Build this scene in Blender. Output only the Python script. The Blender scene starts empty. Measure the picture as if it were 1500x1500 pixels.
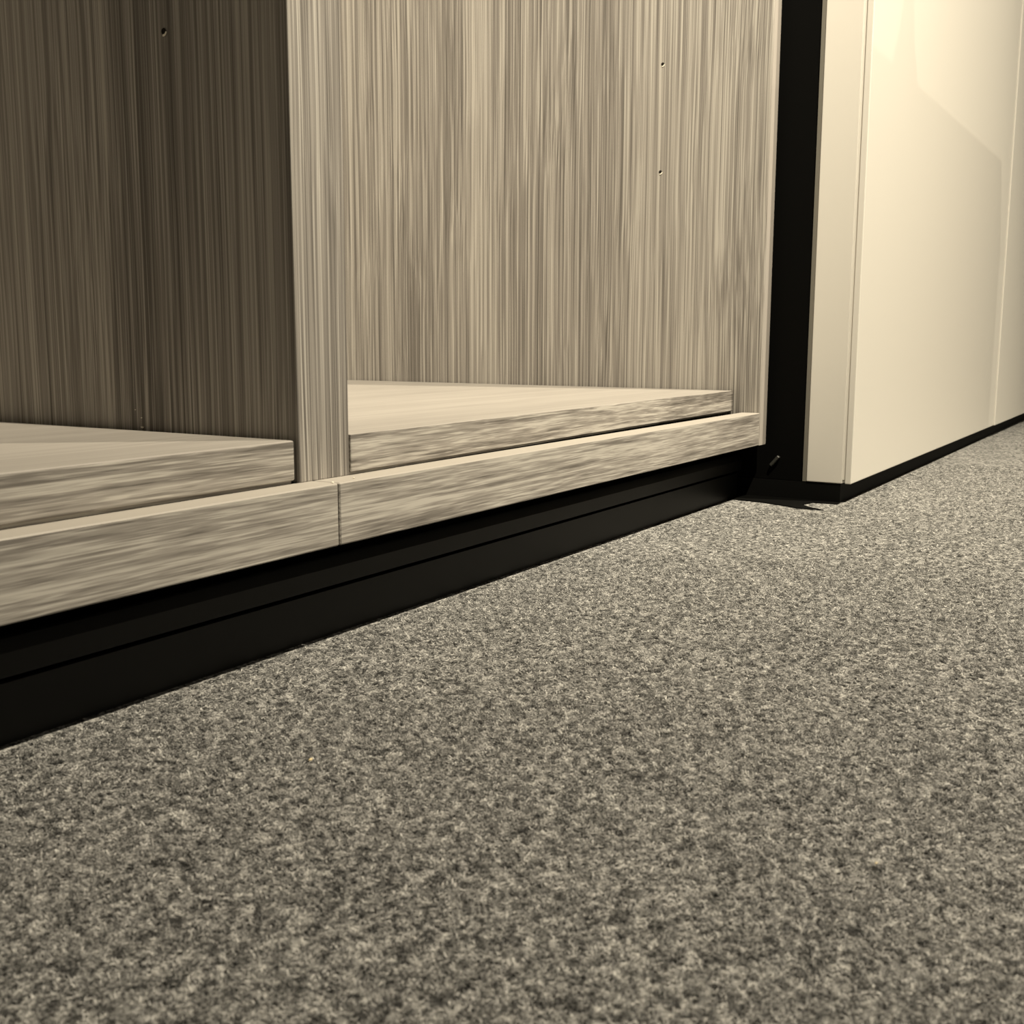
import bpy, bmesh, math, random
import numpy as np
from mathutils import Vector, Matrix

scene = bpy.context.scene
C = scene.collection
random.seed(4)

# ------------------------------------------------------------------ camera
F_PX, YAW, PITCH, ROLL, CAM_Z = 1647.6, math.radians(31.177), math.radians(8.804), math.radians(-0.146), 0.2491
fw = Vector((math.cos(YAW)*math.cos(PITCH), math.sin(YAW)*math.cos(PITCH), -math.sin(PITCH)))
rt = Vector((math.sin(YAW), -math.cos(YAW), 0.0))
dn = fw.cross(rt)
rt2 = rt*math.cos(ROLL) + dn*math.sin(ROLL)
dn2 = dn*math.cos(ROLL) - rt*math.sin(ROLL)
cam_data = bpy.data.cameras.new('camera')
cam_data.sensor_width = 36.0
cam_data.lens = F_PX/1500.0*36.0
cam_data.clip_start = 0.01
cam_data.dof.use_dof = True
cam_data.dof.focus_distance = 1.25
cam_data.dof.aperture_fstop = 20.0
cam = bpy.data.objects.new('camera', cam_data)
m3 = Matrix((rt2, -dn2, -fw)).transposed()
cam.matrix_world = Matrix.Translation((0, 0, CAM_Z)) @ m3.to_4x4()
C.objects.link(cam)
scene.camera = cam

# ------------------------------------------------------------------ world, lamps, exposure
world = bpy.data.worlds.new('room_ambience')
world.use_nodes = True
bg = world.node_tree.nodes['Background']
bg.inputs[0].default_value = (1.0, 0.89, 0.70, 1)
bg.inputs[1].default_value = 0.012
scene.world = world

def spot(name, loc, target, energy, color, size_deg, blend, radius):
    l = bpy.data.lights.new(name, 'SPOT')
    l.energy = energy; l.color = color
    l.spot_size = math.radians(size_deg); l.spot_blend = blend
    l.shadow_soft_size = radius
    o = bpy.data.objects.new(name, l)
    o.location = loc
    o.rotation_euler = (Vector(target)-Vector(loc)).to_track_quat('-Z', 'Y').to_euler()
    C.objects.link(o)
    return o
WARM = (1.0, 0.89, 0.695)
# spot by the open bays and spot by the white doors, each with an added second beam, one far down the room
spot('ceiling_spot_or_added_beam', (0.70, -0.43, 2.50), (1.38, 1.45, 0.85), 480, WARM, 74, 1.0, 0.018)
spot('ceiling_spot_or_added_beam', (0.70, -0.43, 2.50), (1.35, 1.45, 0.65), 250, WARM, 118, 1.0, 0.018)  # second beam from the same point, added to balance the brightness
spot('ceiling_spot_or_added_beam', (2.08, -1.06, 4.00), (2.05, -0.20, 0.0), 960, WARM, 74, 1.0, 0.018)
spot('ceiling_spot_or_added_beam', (2.08, -1.06, 4.00), (2.40, -0.60, 0.0), 540, WARM, 54, 1.0, 0.018)  # added second beam, aimed right to brighten the doors
spot('ceiling_spot_or_added_beam', (2.30, -4.20, 2.40), (2.30, 0.44, 0.70), 140, WARM, 60, 0.6, 0.03)

scene.view_settings.view_transform = 'Standard'
scene.view_settings.look = 'None'
scene.view_settings.gamma = 1.0
scene.view_settings.use_curve_mapping = False
scene.view_settings.exposure = 0.0

# ------------------------------------------------------------------ helpers
def add_box(bm, x0, x1, y0, y1, z0, z1, bevel=0.0, seg=2):
    vs = [bm.verts.new((x, y, z)) for x in (x0, x1) for y in (y0, y1) for z in (z0, z1)]
    idx = [(0,1,3,2), (4,6,7,5), (0,4,5,1), (2,3,7,6), (0,2,6,4), (1,5,7,3)]
    fs = [bm.faces.new([vs[i] for i in f]) for f in idx]
    bmesh.ops.recalc_face_normals(bm, faces=fs)
    if bevel:
        es = list({e for f in fs for e in f.edges})
        bmesh.ops.bevel(bm, geom=es, offset=bevel, segments=seg, affect='EDGES', profile=0.5)

def obj(name, bm, mat, parent=None, smooth=False):
    me = bpy.data.meshes.new(name)
    bm.normal_update(); bm.to_mesh(me); bm.free()
    if mat: me.materials.append(mat)
    if smooth:
        for p in me.polygons: p.use_smooth = True
    o = bpy.data.objects.new(name, me)
    C.objects.link(o)
    if parent:
        o.parent = parent
        o.matrix_parent_inverse = Matrix.Translation(-parent.location)
    return o

def box(name, b, mat, parent=None, bevel=0.0, seg=2, smooth=False):
    bm = bmesh.new(); add_box(bm, *b, bevel=bevel, seg=seg)
    return obj(name, bm, mat, parent, smooth)

def thing(name, label, cat, loc, group=None):
    o = bpy.data.objects.new(name, None)
    o.empty_display_size = 0.1
    o.location = loc; C.objects.link(o)
    o['label'] = label; o['category'] = cat
    if group: o['group'] = group
    return o

def tag(o, label, cat, group=None):
    o['label'] = label; o['category'] = cat
    if group: o['group'] = group
    return o

def prism_x(bm, prof, x0, x1):
    """closed (y, z) outline pulled along x"""
    a = [bm.verts.new((x0, y, z)) for y, z in prof]
    b = [bm.verts.new((x1, y, z)) for y, z in prof]
    n = len(prof); fs = [bm.faces.new(a), bm.faces.new(b[::-1])]
    for i in range(n):
        fs.append(bm.faces.new((a[i], b[i], b[(i+1) % n], a[(i+1) % n])))
    bmesh.ops.recalc_face_normals(bm, faces=fs)

# ------------------------------------------------------------------ materials
class NT:
    def __init__(s, name):
        s.m = bpy.data.materials.new(name); s.m.use_nodes = True
        s.t = s.m.node_tree; s.b = s.t.nodes['Principled BSDF']
    def n(s, kind, **kw):
        nd = s.t.nodes.new(kind)
        for k, v in kw.items():
            if k.startswith('i_'):
                key = k[2:].replace('_', ' ')
                nd.inputs[key].default_value = v
            else: setattr(nd, k, v)
        return nd
    def l(s, a, b): s.t.links.new(a, b)
    def math(s, op, a, b=None, clamp=False):
        nd = s.t.nodes.new('ShaderNodeMath'); nd.operation = op; nd.use_clamp = clamp
        for i, v in enumerate((a, b)):
            if v is None: continue
            if hasattr(v, 'node'): s.l(v, nd.inputs[i])
            else: nd.inputs[i].default_value = v
        return nd.outputs[0]
    def remap(s, v, a, b, c, d):
        nd = s.t.nodes.new('ShaderNodeMapRange'); nd.clamp = True
        s.l(v, nd.inputs[0])
        for i, q in enumerate((a, b, c, d)): nd.inputs[i+1].default_value = q
        return nd.outputs[0]

def plain(name, col, rough, spec=0.5, bump=0.0, bscale=400):
    q = NT(name)
    q.b.inputs['Base Color'].default_value = (*col, 1)
    q.b.inputs['Roughness'].default_value = rough
    q.b.inputs['Specular IOR Level'].default_value = spec
    if bump:
        tc = q.n('ShaderNodeTexCoord')
        nz = q.n('ShaderNodeTexNoise', i_Scale=bscale, i_Detail=3.0)
        q.l(tc.outputs['Object'], nz.inputs['Vector'])
        bp = q.n('ShaderNodeBump', i_Strength=bump, i_Distance=0.0005)
        q.l(nz.outputs[0], bp.inputs['Height']); q.l(bp.outputs[0], q.b.inputs['Normal'])
    return q.m

def wood(name, axis, seed, dark, mid, light, rough=0.52, fine=1.0, wob=1.0, contrast=1.0, short=1.0, wave=1.0):
    """grey oak laminate, grain running along one axis"""
    q = NT(name)
    tc = q.n('ShaderNodeTexCoord')
    sep = q.n('ShaderNodeSeparateXYZ'); q.l(tc.outputs['Object'], sep.inputs[0])
    X, Y, Z = sep.outputs
    along, c1, c2 = {'x': (X, Y, Z), 'y': (Y, X, Z), 'z': (Z, X, Y)}[axis]
    def vec(sa, sc, off):
        cb = q.n('ShaderNodeCombineXYZ')
        q.l(q.math('ADD', q.math('MULTIPLY', along, sa), off + seed*3.7), cb.inputs[0])
        q.l(q.math('MULTIPLY', cA, sc), cb.inputs[1])
        q.l(q.math('MULTIPLY', cB, sc), cb.inputs[2])
        return cb.outputs[0]
    def noise(sa, sc, off, det=2.0, r=0.5):
        nz = q.n('ShaderNodeTexNoise', i_Scale=1.0, i_Detail=det, i_Roughness=r)
        q.l(vec(sa, sc, off), nz.inputs['Vector'])
        return nz.outputs[0]
    # slow wander of the fibres gives the cathedral curves
    cA, cB = c1, c2
    w1 = noise(1.3*wave, 5.0*wave, 1.3, 1.0, 0.4)
    w2 = noise(4.0*wave, 16.0*wave, 8.1, 1.0)
    sh = q.math('ADD', q.math('MULTIPLY', q.math('SUBTRACT', w1, 0.5), 0.022*wob),
                       q.math('MULTIPLY', q.math('SUBTRACT', w2, 0.5), 0.0035*wob))
    cA = q.math('ADD', c1, sh); cB = q.math('ADD', c2, sh)
    rings = noise(0.5*short, 165.0*fine, 0.0, 2.0, 0.55)     # annual lines
    lines = noise(1.6*short, 450.0*fine, 5.0, 2.0, 0.6)      # fibres
    pores = noise(5.0*short, 1050.0*fine, 9.0, 1.0)           # dashes
    bands = noise(0.35*short, 13.0, 3.0, 2.0)                # broad tone
    r1 = q.remap(rings, 0.32, 0.68, -0.17*contrast, 0.17*contrast)
    r2 = q.remap(lines, 0.36, 0.64, -0.22*contrast, 0.24*contrast)
    r3 = q.remap(bands, 0.35, 0.65, -0.13*contrast, 0.13*contrast)
    p1 = q.remap(pores, 0.56, 0.70, 0.0, 0.34*contrast)
    p2 = q.remap(pores, 0.30, 0.43, -0.24*contrast, 0.0)
    l1 = q.remap(lines, 0.62, 0.70, 0.0, 0.20*contrast)
    streak = lines
    tot = q.math('ADD', q.math('ADD', q.math('ADD', r1, r2), q.math('ADD', r3, p1)), q.math('ADD', q.math('ADD', p2, l1), 0.46))
    cr = q.n('ShaderNodeValToRGB')
    e = cr.color_ramp.elements
    e[0].position = 0.0; e[0].color = (*dark, 1)
    e[1].position = 1.0; e[1].color = (*light, 1)
    k = cr.color_ramp.elements.new(0.48); k.color = (*mid, 1)
    q.l(tot, cr.inputs[0]); q.l(cr.outputs[0], q.b.inputs['Base Color'])
    q.b.inputs['Roughness'].default_value = rough
    q.b.inputs['Specular IOR Level'].default_value = 0.22
    bp = q.n('ShaderNodeBump', i_Strength=0.15, i_Distance=0.0004)
    q.l(q.math('ADD', streak, pores), bp.inputs['Height']); q.l(bp.outputs[0], q.b.inputs['Normal'])
    return q.m

W_D, W_M, W_L = (0.115, 0.104, 0.092), (0.265, 0.245, 0.220), (0.47, 0.445, 0.40)
M_panel = wood('oak_laminate_upright', 'z', 1, W_D, W_M, W_L, wob=0.75, contrast=1.2, fine=0.9, short=0.8)
M_slab = wood('oak_laminate_long', 'x', 2, W_D, W_M, W_L, rough=0.50, wob=0.20, fine=0.78, short=5.0, contrast=1.2, wave=2.2)
M_top = wood('oak_laminate_top', 'x', 5, (0.20, 0.184, 0.165), (0.285, 0.264, 0.238), (0.38, 0.357, 0.322), rough=0.46, wob=0.5, fine=0.35, short=2.0, contrast=0.38)
M_lip = plain('plain_board_lip', (0.33, 0.305, 0.270), 0.5, 0.3)
M_edge = plain('oak_edge_band', (0.38, 0.35, 0.315), 0.45)
M_white = plain('cream_lacquer', (0.685, 0.66, 0.60), 0.42, 0.40)
M_seal = plain('grey_seal', (0.15, 0.14, 0.115), 0.6)
M_black = plain('matt_black', (0.0018, 0.0018, 0.0015), 0.7, 0.06)
M_rail = plain('black_anodised_profile', (0.004, 0.004, 0.0034), 0.45, 0.22)
M_plinth = plain('dark_grey_plinth', (0.003, 0.003, 0.0026), 0.7, 0.1)
M_pin = plain('chrome_pin', (0.55, 0.52, 0.45), 0.25)
M_pin.node_tree.nodes['Principled BSDF'].inputs['Metallic'].default_value = 1.0
M_hole = plain('drilled_hole', (0.012, 0.010, 0.008), 0.9, 0.1)
M_grey = plain('grey_plastic', (0.035, 0.035, 0.03), 0.45)
M_crumb = plain('straw_coloured_crumb', (0.75, 0.62, 0.36), 0.6, bump=0.4, bscale=900)
M_lint = plain('white_lint', (0.85, 0.80, 0.68), 0.8)
M_side = plain('taupe_lacquer', (0.22, 0.18, 0.14), 0.5)
M_vase = plain('dark_glazed_clay', (0.06, 0.05, 0.045), 0.3)
M_wall = plain('dark_painted_wall', (0.10, 0.09, 0.075), 0.9, bump=0.2)

def carpet_mat():
    q = NT('needle_felt_carpet')
    tc = q.n('ShaderNodeTexCoord')
    def nz(sc, det, r=0.6, dist=0.0):
        n_ = q.n('ShaderNodeTexNoise', i_Scale=sc, i_Detail=det, i_Roughness=r, i_Distortion=dist)
        q.l(tc.outputs['Object'], n_.inputs['Vector'])
        return n_.outputs[0]
    a = nz(150, 4, 0.65, 1.0); b = nz(480, 3, 0.7, 1.0); c = nz(22, 3)
    v = q.math('ADD', q.math('MULTIPLY', q.math('SUBTRACT', a, 0.5), 2.8), q.math('MULTIPLY', q.math('SUBTRACT', b, 0.5), 2.2))
    v = q.math('ADD', q.math('ADD', v, q.math('MULTIPLY', q.math('SUBTRACT', c, 0.5), 0.5)), 0.47)
    cr = q.n('ShaderNodeValToRGB')
    e = cr.color_ramp.elements
    e[0].position = 0.05; e[0].color = (0.022, 0.022, 0.021, 1)
    e[1].position = 0.95; e[1].color = (0.45, 0.44, 0.415, 1)
    k = cr.color_ramp.elements.new(0.5); k.color = (0.168, 0.166, 0.158, 1)
    q.l(v, cr.inputs[0]); q.l(cr.outputs[0], q.b.inputs['Base Color'])
    q.b.inputs['Roughness'].default_value = 0.95
    q.b.inputs['Specular IOR Level'].default_value = 0.1
    bp = q.n('ShaderNodeBump', i_Strength=0.8, i_Distance=0.002)
    q.l(q.math('ADD', q.math('MULTIPLY', a, 0.6), b), bp.inputs['Height']); q.l(bp.outputs[0], q.b.inputs['Normal'])
    return q.m
M_carpet = carpet_mat()

def fibre_mat():
    q = NT('carpet_fibre_wool')
    g = q.n('ShaderNodeNewGeometry')
    tc = q.n('ShaderNodeTexCoord')
    n_ = q.n('ShaderNodeTexNoise', i_Scale=150.0, i_Detail=4.0, i_Roughness=0.65, i_Distortion=1.0)
    q.l(tc.outputs['Object'], n_.inputs['Vector'])
    v = q.math('ADD', q.math('MULTIPLY', q.math('SUBTRACT', n_.outputs[0], 0.5), 3.1),
               q.math('ADD', q.math('MULTIPLY', q.math('SUBTRACT', g.outputs['Random Per Island'], 0.5), 0.6), 0.45))
    cr = q.n('ShaderNodeValToRGB')
    e = cr.color_ramp.elements
    e[0].position = 0.05; e[0].color = (0.022, 0.022, 0.021, 1)
    e[1].position = 0.97; e[1].color = (0.56, 0.55, 0.515, 1)
    k = cr.color_ramp.elements.new(0.5); k.color = (0.188, 0.185, 0.176, 1)
    k = cr.color_ramp.elements.new(0.8); k.color = (0.385, 0.378, 0.36, 1)
    v = q.math('ADD', v, q.math('MULTIPLY', q.math('GREATER_THAN', g.outputs['Random Per Island'], 0.993), 0.6))  # a few fibres coloured near white as painted glints
    q.l(v, cr.inputs[0]); q.l(cr.outputs[0], q.b.inputs['Base Color'])
    q.b.inputs['Roughness'].default_value = 0.55
    q.b.inputs['Specular IOR Level'].default_value = 0.35
    return q.m
M_fibre = fibre_mat()

# ------------------------------------------------------------------ setting
bm = bmesh.new(); add_box(bm, -3.0, 7.0, -4.5, 1.62, -0.02, 0.0)
floor = obj('floor', bm, M_carpet)
floor['kind'] = 'structure'; floor['label'] = 'speckled grey needle felt carpet floor'
wall = box('wall_back', (-3.0, 7.0, 1.50, 1.62, 0.0, 2.9), M_wall); wall['kind'] = 'structure'
wall['label'] = 'dark wall behind the wardrobes'

def fibres():
    rng = np.random.default_rng(7)
    # density thins out with distance from where the floor can be seen
    P = []
    for (r0, r1, n) in ((0.30, 0.75, 170000), (0.75, 1.3, 150000), (1.3, 2.4, 110000)):
        r = np.sqrt(rng.uniform(r0*r0, r1*r1, n)); a = rng.uniform(YAW-0.56, YAW+0.56, n)
        x, y = r*np.cos(a), r*np.sin(a)
        k = (y < 0.600) & ~((x > 1.60) & (y > 0.445))
        s = np.where(r < 0.75, 1.0, np.where(r < 1.3, 1.25, 1.8))
        P.append(np.stack([x[k], y[k], s[k]], 1))
    P = np.concatenate(P); n = len(P); s = P[:, 2]
    ang = rng.uniform(0, 2*np.pi, n); L = rng.uniform(0.0012, 0.0040, n)*s; w = rng.uniform(0.00015, 0.00034, n)*s
    dx, dy = np.cos(ang), np.sin(ang)
    z0 = rng.uniform(-0.0001, 0.0008, n); z1 = z0 + rng.uniform(0.0003, 0.0013, n); z2 = z0 + rng.uniform(-0.0004, 0.0014, n)
    bend = rng.normal(0, 0.0006, n)*s
    pts = []
    for t, z in ((-0.5, z0), (0.0, z1), (0.5, z2)):
        ox = P[:, 0] + dx*L*t - dy*(bend if t == 0 else 0); oy = P[:, 1] + dy*L*t + dx*(bend if t == 0 else 0)
        ww = w*(1.0 if t == 0 else 0.7)
        tw = rng.uniform(-0.6, 0.6, n)
        pts.append(np.stack([ox - dy*ww*np.cos(tw), oy + dx*ww*np.cos(tw), z + ww*np.sin(tw)], 1))
        pts.append(np.stack([ox + dy*ww*np.cos(tw), oy - dx*ww*np.cos(tw), z - ww*np.sin(tw)], 1))
    V = np.stack(pts, 1).reshape(-1, 3)
    base = (np.arange(n)*6)[:, None]
    Q = np.concatenate([base + np.array([0, 1, 3, 2]), base + np.array([2, 3, 5, 4])], 1).reshape(-1)
    me = bpy.data.meshes.new('carpet_pile')
    me.vertices.add(len(V)); me.vertices.foreach_set('co', V.astype(np.float32).ravel())
    nf = n*2
    me.loops.add(nf*4); me.loops.foreach_set('vertex_index', Q.astype(np.int32))
    me.polygons.add(nf); me.polygons.foreach_set('loop_start', np.arange(0, nf*4, 4, dtype=np.int32))
    me.update(calc_edges=True); me.validate()
    me.materials.append(M_fibre)
    o = bpy.data.objects.new('carpet_pile', me); C.objects.link(o)
    o.parent = floor; o['kind'] = 'stuff'
fibres()

# ------------------------------------------------------------------ open oak wardrobe
YS, YT, YB = 0.5946, 0.5687, 1.42
XL, XDL, XDR, XI, XO = -0.30, 0.6616, 0.7226, 1.6717, 1.7031
ZB, ZT, ZS0, ZS1, ZTOP = 0.0865, 0.1363, 0.1388, 0.1701, 2.36
wd = thing('wardrobe', 'open grey oak wardrobe with two empty bays on a black plinth', 'wardrobe', (0.70, 0.98, 0.0))
P = wd
def edge_box(name, b, mat, bevel=0.0006): return box(name, b, mat, P, bevel, 1)
sp = edge_box('side_panel', (XI, XO, YT, YB, ZB, ZTOP), M_panel)
box('front_edge', (XI+0.0006, XO-0.0006, YT-0.0006, YT+0.0004, ZB, ZTOP), M_edge, sp)
edge_box('side_panel', (XL-0.031, XL, YT, YB, ZB, ZTOP), M_panel)
dv = edge_box('divider', (XDL, XDR, YS, YB, ZT, ZTOP-0.03), M_panel)
sl = box('bottom_shelf', (XL, 0.6567, YS, YB, ZS0, ZS1), M_slab, P, 0.0018, 3)
sr = box('bottom_shelf', (XDR, XI-0.003, YS, YB, ZS0, ZS1), M_slab, P, 0.0008, 2)
for v in sr.data.vertices:      # this shelf sits a little crooked, its right front corner set back
    if v.co.y < 1.0:
        v.co.y += -0.0018 + 0.0186*(v.co.x-XDR)/(XI-XDR)
    v.co.z -= 0.0005*(v.co.x-XDR)/(XI-XDR)
pa = edge_box('plinth_board', (XL, 0.6770, YT, YT+0.028, ZB, ZT), M_slab, 0.001)
pb = edge_box('plinth_board', (0.6786, XI-0.0005, YT, YT+0.028, ZB, ZT), M_slab, 0.001)
def skin_top(o, mat):
    o.data.materials.append(mat)
    for p in o.data.polygons:
        if p.normal.z > 0.5: p.material_index = 1
skin_top(sl, M_top); skin_top(sr, M_top); skin_top(pa, M_lip); skin_top(pb, M_lip)
edge_box('shelf_batten', (XL, 0.655, YS+0.003, YS+0.03, ZT, ZS0), M_slab, 0)
bt = edge_box('shelf_batten', (XDR, XI-0.003, YS+0.0015, YS+0.02, ZT, ZS0-0.0005), M_slab, 0)
for v in bt.data.vertices: v.co.y += 0.0186*(v.co.x-XDR)/(XI-XDR)
edge_box('joint_light_stop', (0.655, 0.700, YT+0.0281, YT+0.05, ZB+0.001, ZT-0.001), M_black, 0)  # added behind the board joint to stop light leaking through
edge_box('top_panel', (XL, XI, YT, YB, ZTOP-0.03, ZTOP), M_panel)
edge_box('back_panel', (XL-0.031, XO, YB, YB+0.012, ZB, ZTOP), M_panel)
# black plinth: upper profile with a lip, a shadow groove and the lower board
bm = bmesh.new()
prof = [(0.640, ZB), (0.640, 0.0700), (0.6120, 0.0680), (0.6046, 0.0593), (0.6046, 0.0442), (0.630, 0.0442), (0.630, 0.0387),
        (0.6110, 0.0387), (0.6110, 0.0), (0.665, 0.0), (0.665, ZB)]
prism_x(bm, prof, XL-0.031, XO-0.004)
obj('base_rail', bm, M_rail, P)
# underside board closing the plinth
edge_box('base_board', (XL-0.031, XO, YT+0.0285, YB, ZB-0.006, ZB), M_black, 0)

def pin_hole(x, y, z, facing=-1):
    bm = bmesh.new()
    bmesh.ops.create_circle(bm, cap_ends=True, radius=0.0026, segments=14,
        matrix=Matrix.Translation((x-0.0003, y, z)) @ Matrix.Rotation(-math.pi/2, 4, 'Y'))
    h = obj('pin_hole', bm, M_hole, P)
    bm = bmesh.new()   # bright crescent along the lower rim
    n = 10; vs0 = []; vs1 = []
    for i in range(n+1):
        a = math.pi*(1.05 + 0.55*i/n)
        vs0.append(bm.verts.new((x-0.0006, y-0.0023*math.cos(a)*-1, z+0.0023*math.sin(a))))
        vs1.append(bm.verts.new((x-0.0006, y-0.0040*math.cos(a)*-1, z+0.0040*math.sin(a))))
    for i in range(n): bm.faces.new((vs0[i], vs0[i+1], vs1[i+1], vs1[i]))
    r = obj('rim', bm, M_lint, h)
    r.matrix_parent_inverse = Matrix.Identity(4)
    r.parent = h; r.matrix_parent_inverse = h.matrix_world.inverted()
    return h
ZC = CAM_Z
for (x, y, z) in ((XI, 0.7426, ZC+0.4163), (XI, 0.7426, ZC+0.2561), (XDL, 0.7247, ZC+0.2398)):
    pin_hole(x, y, z)
# tiny white chips stuck to the divider just above the left shelf
def chip(x, y, z, r, name, parent=None, mat=M_lint, sq=(1, 1, 1)):
    bm = bmesh.new()
    bmesh.ops.create_icosphere(bm, subdivisions=1, radius=r)
    for v in bm.verts:
        k = random.uniform(0.7, 1.3)
        v.co = Vector((v.co.x*sq[0]*k + x, v.co.y*sq[1]*k + y, v.co.z*sq[2]*k + z))
    return obj(name, bm, mat, parent)
for (y, z, r) in ((0.7711, 0.1723, 0.0017), (0.7713, 0.1805, 0.0008), (0.7786, 0.1872, 0.0006)):
    chip(XDL-0.0006, y, z, r, 'paint_chip', P, M_lint, (0.35, 1.2, 0.6))

# ------------------------------------------------------------------ white wardrobe on the right
WY, WX, WZ, WTOP = 0.4375, 1.7185, 0.0300, 2.36
ww = thing('wardrobe', 'tall cream white wardrobe with smooth flat door fronts on the right', 'wardrobe', (3.2, 0.75, 0.0))
def door(x0, x1, y0):
    d = box('door', (x0+0.0022, x1-0.0035, y0+0.0090, y0+0.0145, WZ+0.006, WTOP-0.006), M_white, ww)
    box('front_panel', (x0, x1, y0, y0+0.0098, WZ, WTOP), M_white, d, 0.0013, 2)
    box('door_frame', (x0, x1, y0+0.0138, y0+0.0688, WZ, WTOP), M_white, d, 0.0013, 2)
    box('seal_strip', (x0+0.0015, x1-0.0015, y0+0.0688, y0+0.0753, WZ, WTOP), M_seal, d)
    return d
door(WX, 3.1060, WY)
door(3.1080, 3.6920, WY-0.0028)
door(3.6940, 5.0, WY-0.0056)
box('carcass', (WX+0.004, 5.0, WY+0.0763, 1.40, 0.030, WTOP), M_black, ww)
box('plinth', (WX+0.002, 5.0, WY+0.0160, 1.38, 0.0, 0.029), M_plinth, ww)
# filler strip that closes the gap between the two wardrobes, and a levelling foot low down in it
box('filler_strip', (XO+0.0005, WX+0.0035, 0.640, 0.660, 0.030, WTOP), M_black, ww)
bm = bmesh.new()
add_box(bm, -0.0035, 0.0035, -0.0025, 0.0025, -0.010, 0.010, 0.001, 1)
bmesh.ops.transform(bm, matrix=Matrix.Translation((1.7190, 0.5576, 0.0590)) @ Matrix.Rotation(math.radians(40), 4, 'X'), verts=bm.verts)
obj('bracket_clip', bm, M_grey, ww)

# black sheet standing in for the shadow on the carpet in the gap
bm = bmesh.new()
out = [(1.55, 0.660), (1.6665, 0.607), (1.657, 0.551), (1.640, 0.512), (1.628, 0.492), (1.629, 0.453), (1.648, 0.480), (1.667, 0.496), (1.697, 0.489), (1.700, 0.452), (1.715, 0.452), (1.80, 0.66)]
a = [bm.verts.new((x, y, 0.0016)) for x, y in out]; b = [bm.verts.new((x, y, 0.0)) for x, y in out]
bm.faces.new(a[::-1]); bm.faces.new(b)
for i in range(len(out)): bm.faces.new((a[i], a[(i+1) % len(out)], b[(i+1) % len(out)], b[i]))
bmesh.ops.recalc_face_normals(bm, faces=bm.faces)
tag(obj('shadow_sheet', bm, M_black), 'pointed black sheet standing in for the shadow on the carpet in the gap between the two wardrobes', 'shadow stand-in')

# ------------------------------------------------------------------ crumbs on the carpet
tag(chip(0.4835, 0.4318, 0.0016, 0.0013, 'crumb', None, M_crumb, (1.3, 0.8, 0.6)), 'pale yellow crumb on the carpet left of centre', 'crumb', 'crumbs on the carpet')
tag(chip(0.5225, 0.1124, 0.0016, 0.0009, 'crumb', None, M_crumb, (1.0, 0.8, 0.6)), 'pale yellow crumb on the carpet at lower right', 'crumb', 'crumbs on the carpet')
tag(chip(0.6745, 0.5720, ZT+0.0006, 0.0010, 'lint_speck', None, M_lint, (1.2, 0.9, 0.7)), 'white lint speck on the plinth board right at the board joint', 'lint', 'lint specks on the plinth board')
tag(chip(0.7050, 0.5760, ZT+0.0006, 0.0009, 'lint_speck', None, M_lint, (1.0, 0.9, 0.7)), 'white lint speck on the plinth board just right of the joint', 'lint', 'lint specks on the plinth board')

# ------------------------------------------------------------------ sideboard across from the white doors (its shadow lies on them)
sb = thing('sideboard', 'taupe sideboard standing opposite the cream white wardrobe', 'sideboard', (2.23, -0.37, 0.0))
box('body', (1.60, 2.867, -0.57, -0.15, 0.10, 0.865), M_side, sb, 0.002, 1)
box('top', (1.595, 2.872, -0.575, -0.147, 0.865, 0.885), M_side, sb, 0.002, 1)
for i in range(3):
    x0 = 1.605 + i*0.42
    d = box('door', (x0, x0+0.416, -0.588, -0.570, 0.105, 0.860), M_side, sb, 0.0015, 1)
    box('handle', (x0+0.37, x0+0.38, -0.602, -0.588, 0.42, 0.56), M_rail, d, 0.001, 1)
for x in (1.63, 2.80):
    for y in (-0.54, -0.21): box('leg', (x, x+0.035, y, y+0.035, 0.0, 0.10), M_rail, sb, 0.001, 1)
bm = bmesh.new()
prof = [(0.0, 0.0), (0.075, 0.0), (0.085, 0.015), (0.072, 0.045), (0.045, 0.085), (0.028, 0.14), (0.020, 0.22), (0.018, 0.34), (0.024, 0.40), (0.014, 0.40), (0.011, 0.30), (0.0, 0.29)]
N = 32; rings = []
for r, z in prof: rings.append([bm.verts.new((r*math.cos(2*math.pi*i/N), r*math.sin(2*math.pi*i/N), z)) for i in range(N)] if r else [bm.verts.new((0, 0, z))])
for p_, q_ in zip(rings, rings[1:]):
    for i in range(N):
        j = (i+1) % N
        vs = [p_[i], p_[j]] if len(p_) > 1 else [p_[0]]
        vs += [q_[j], q_[i]] if len(q_) > 1 else [q_[0]]
        bm.faces.new(vs)
bmesh.ops.recalc_face_normals(bm, faces=bm.faces)
v = obj('bottle_vase', bm, M_vase, None, True); v.location = (1.985, -0.25, 0.885)
tag(v, 'slim dark bottle vase standing on the sideboard', 'vase')
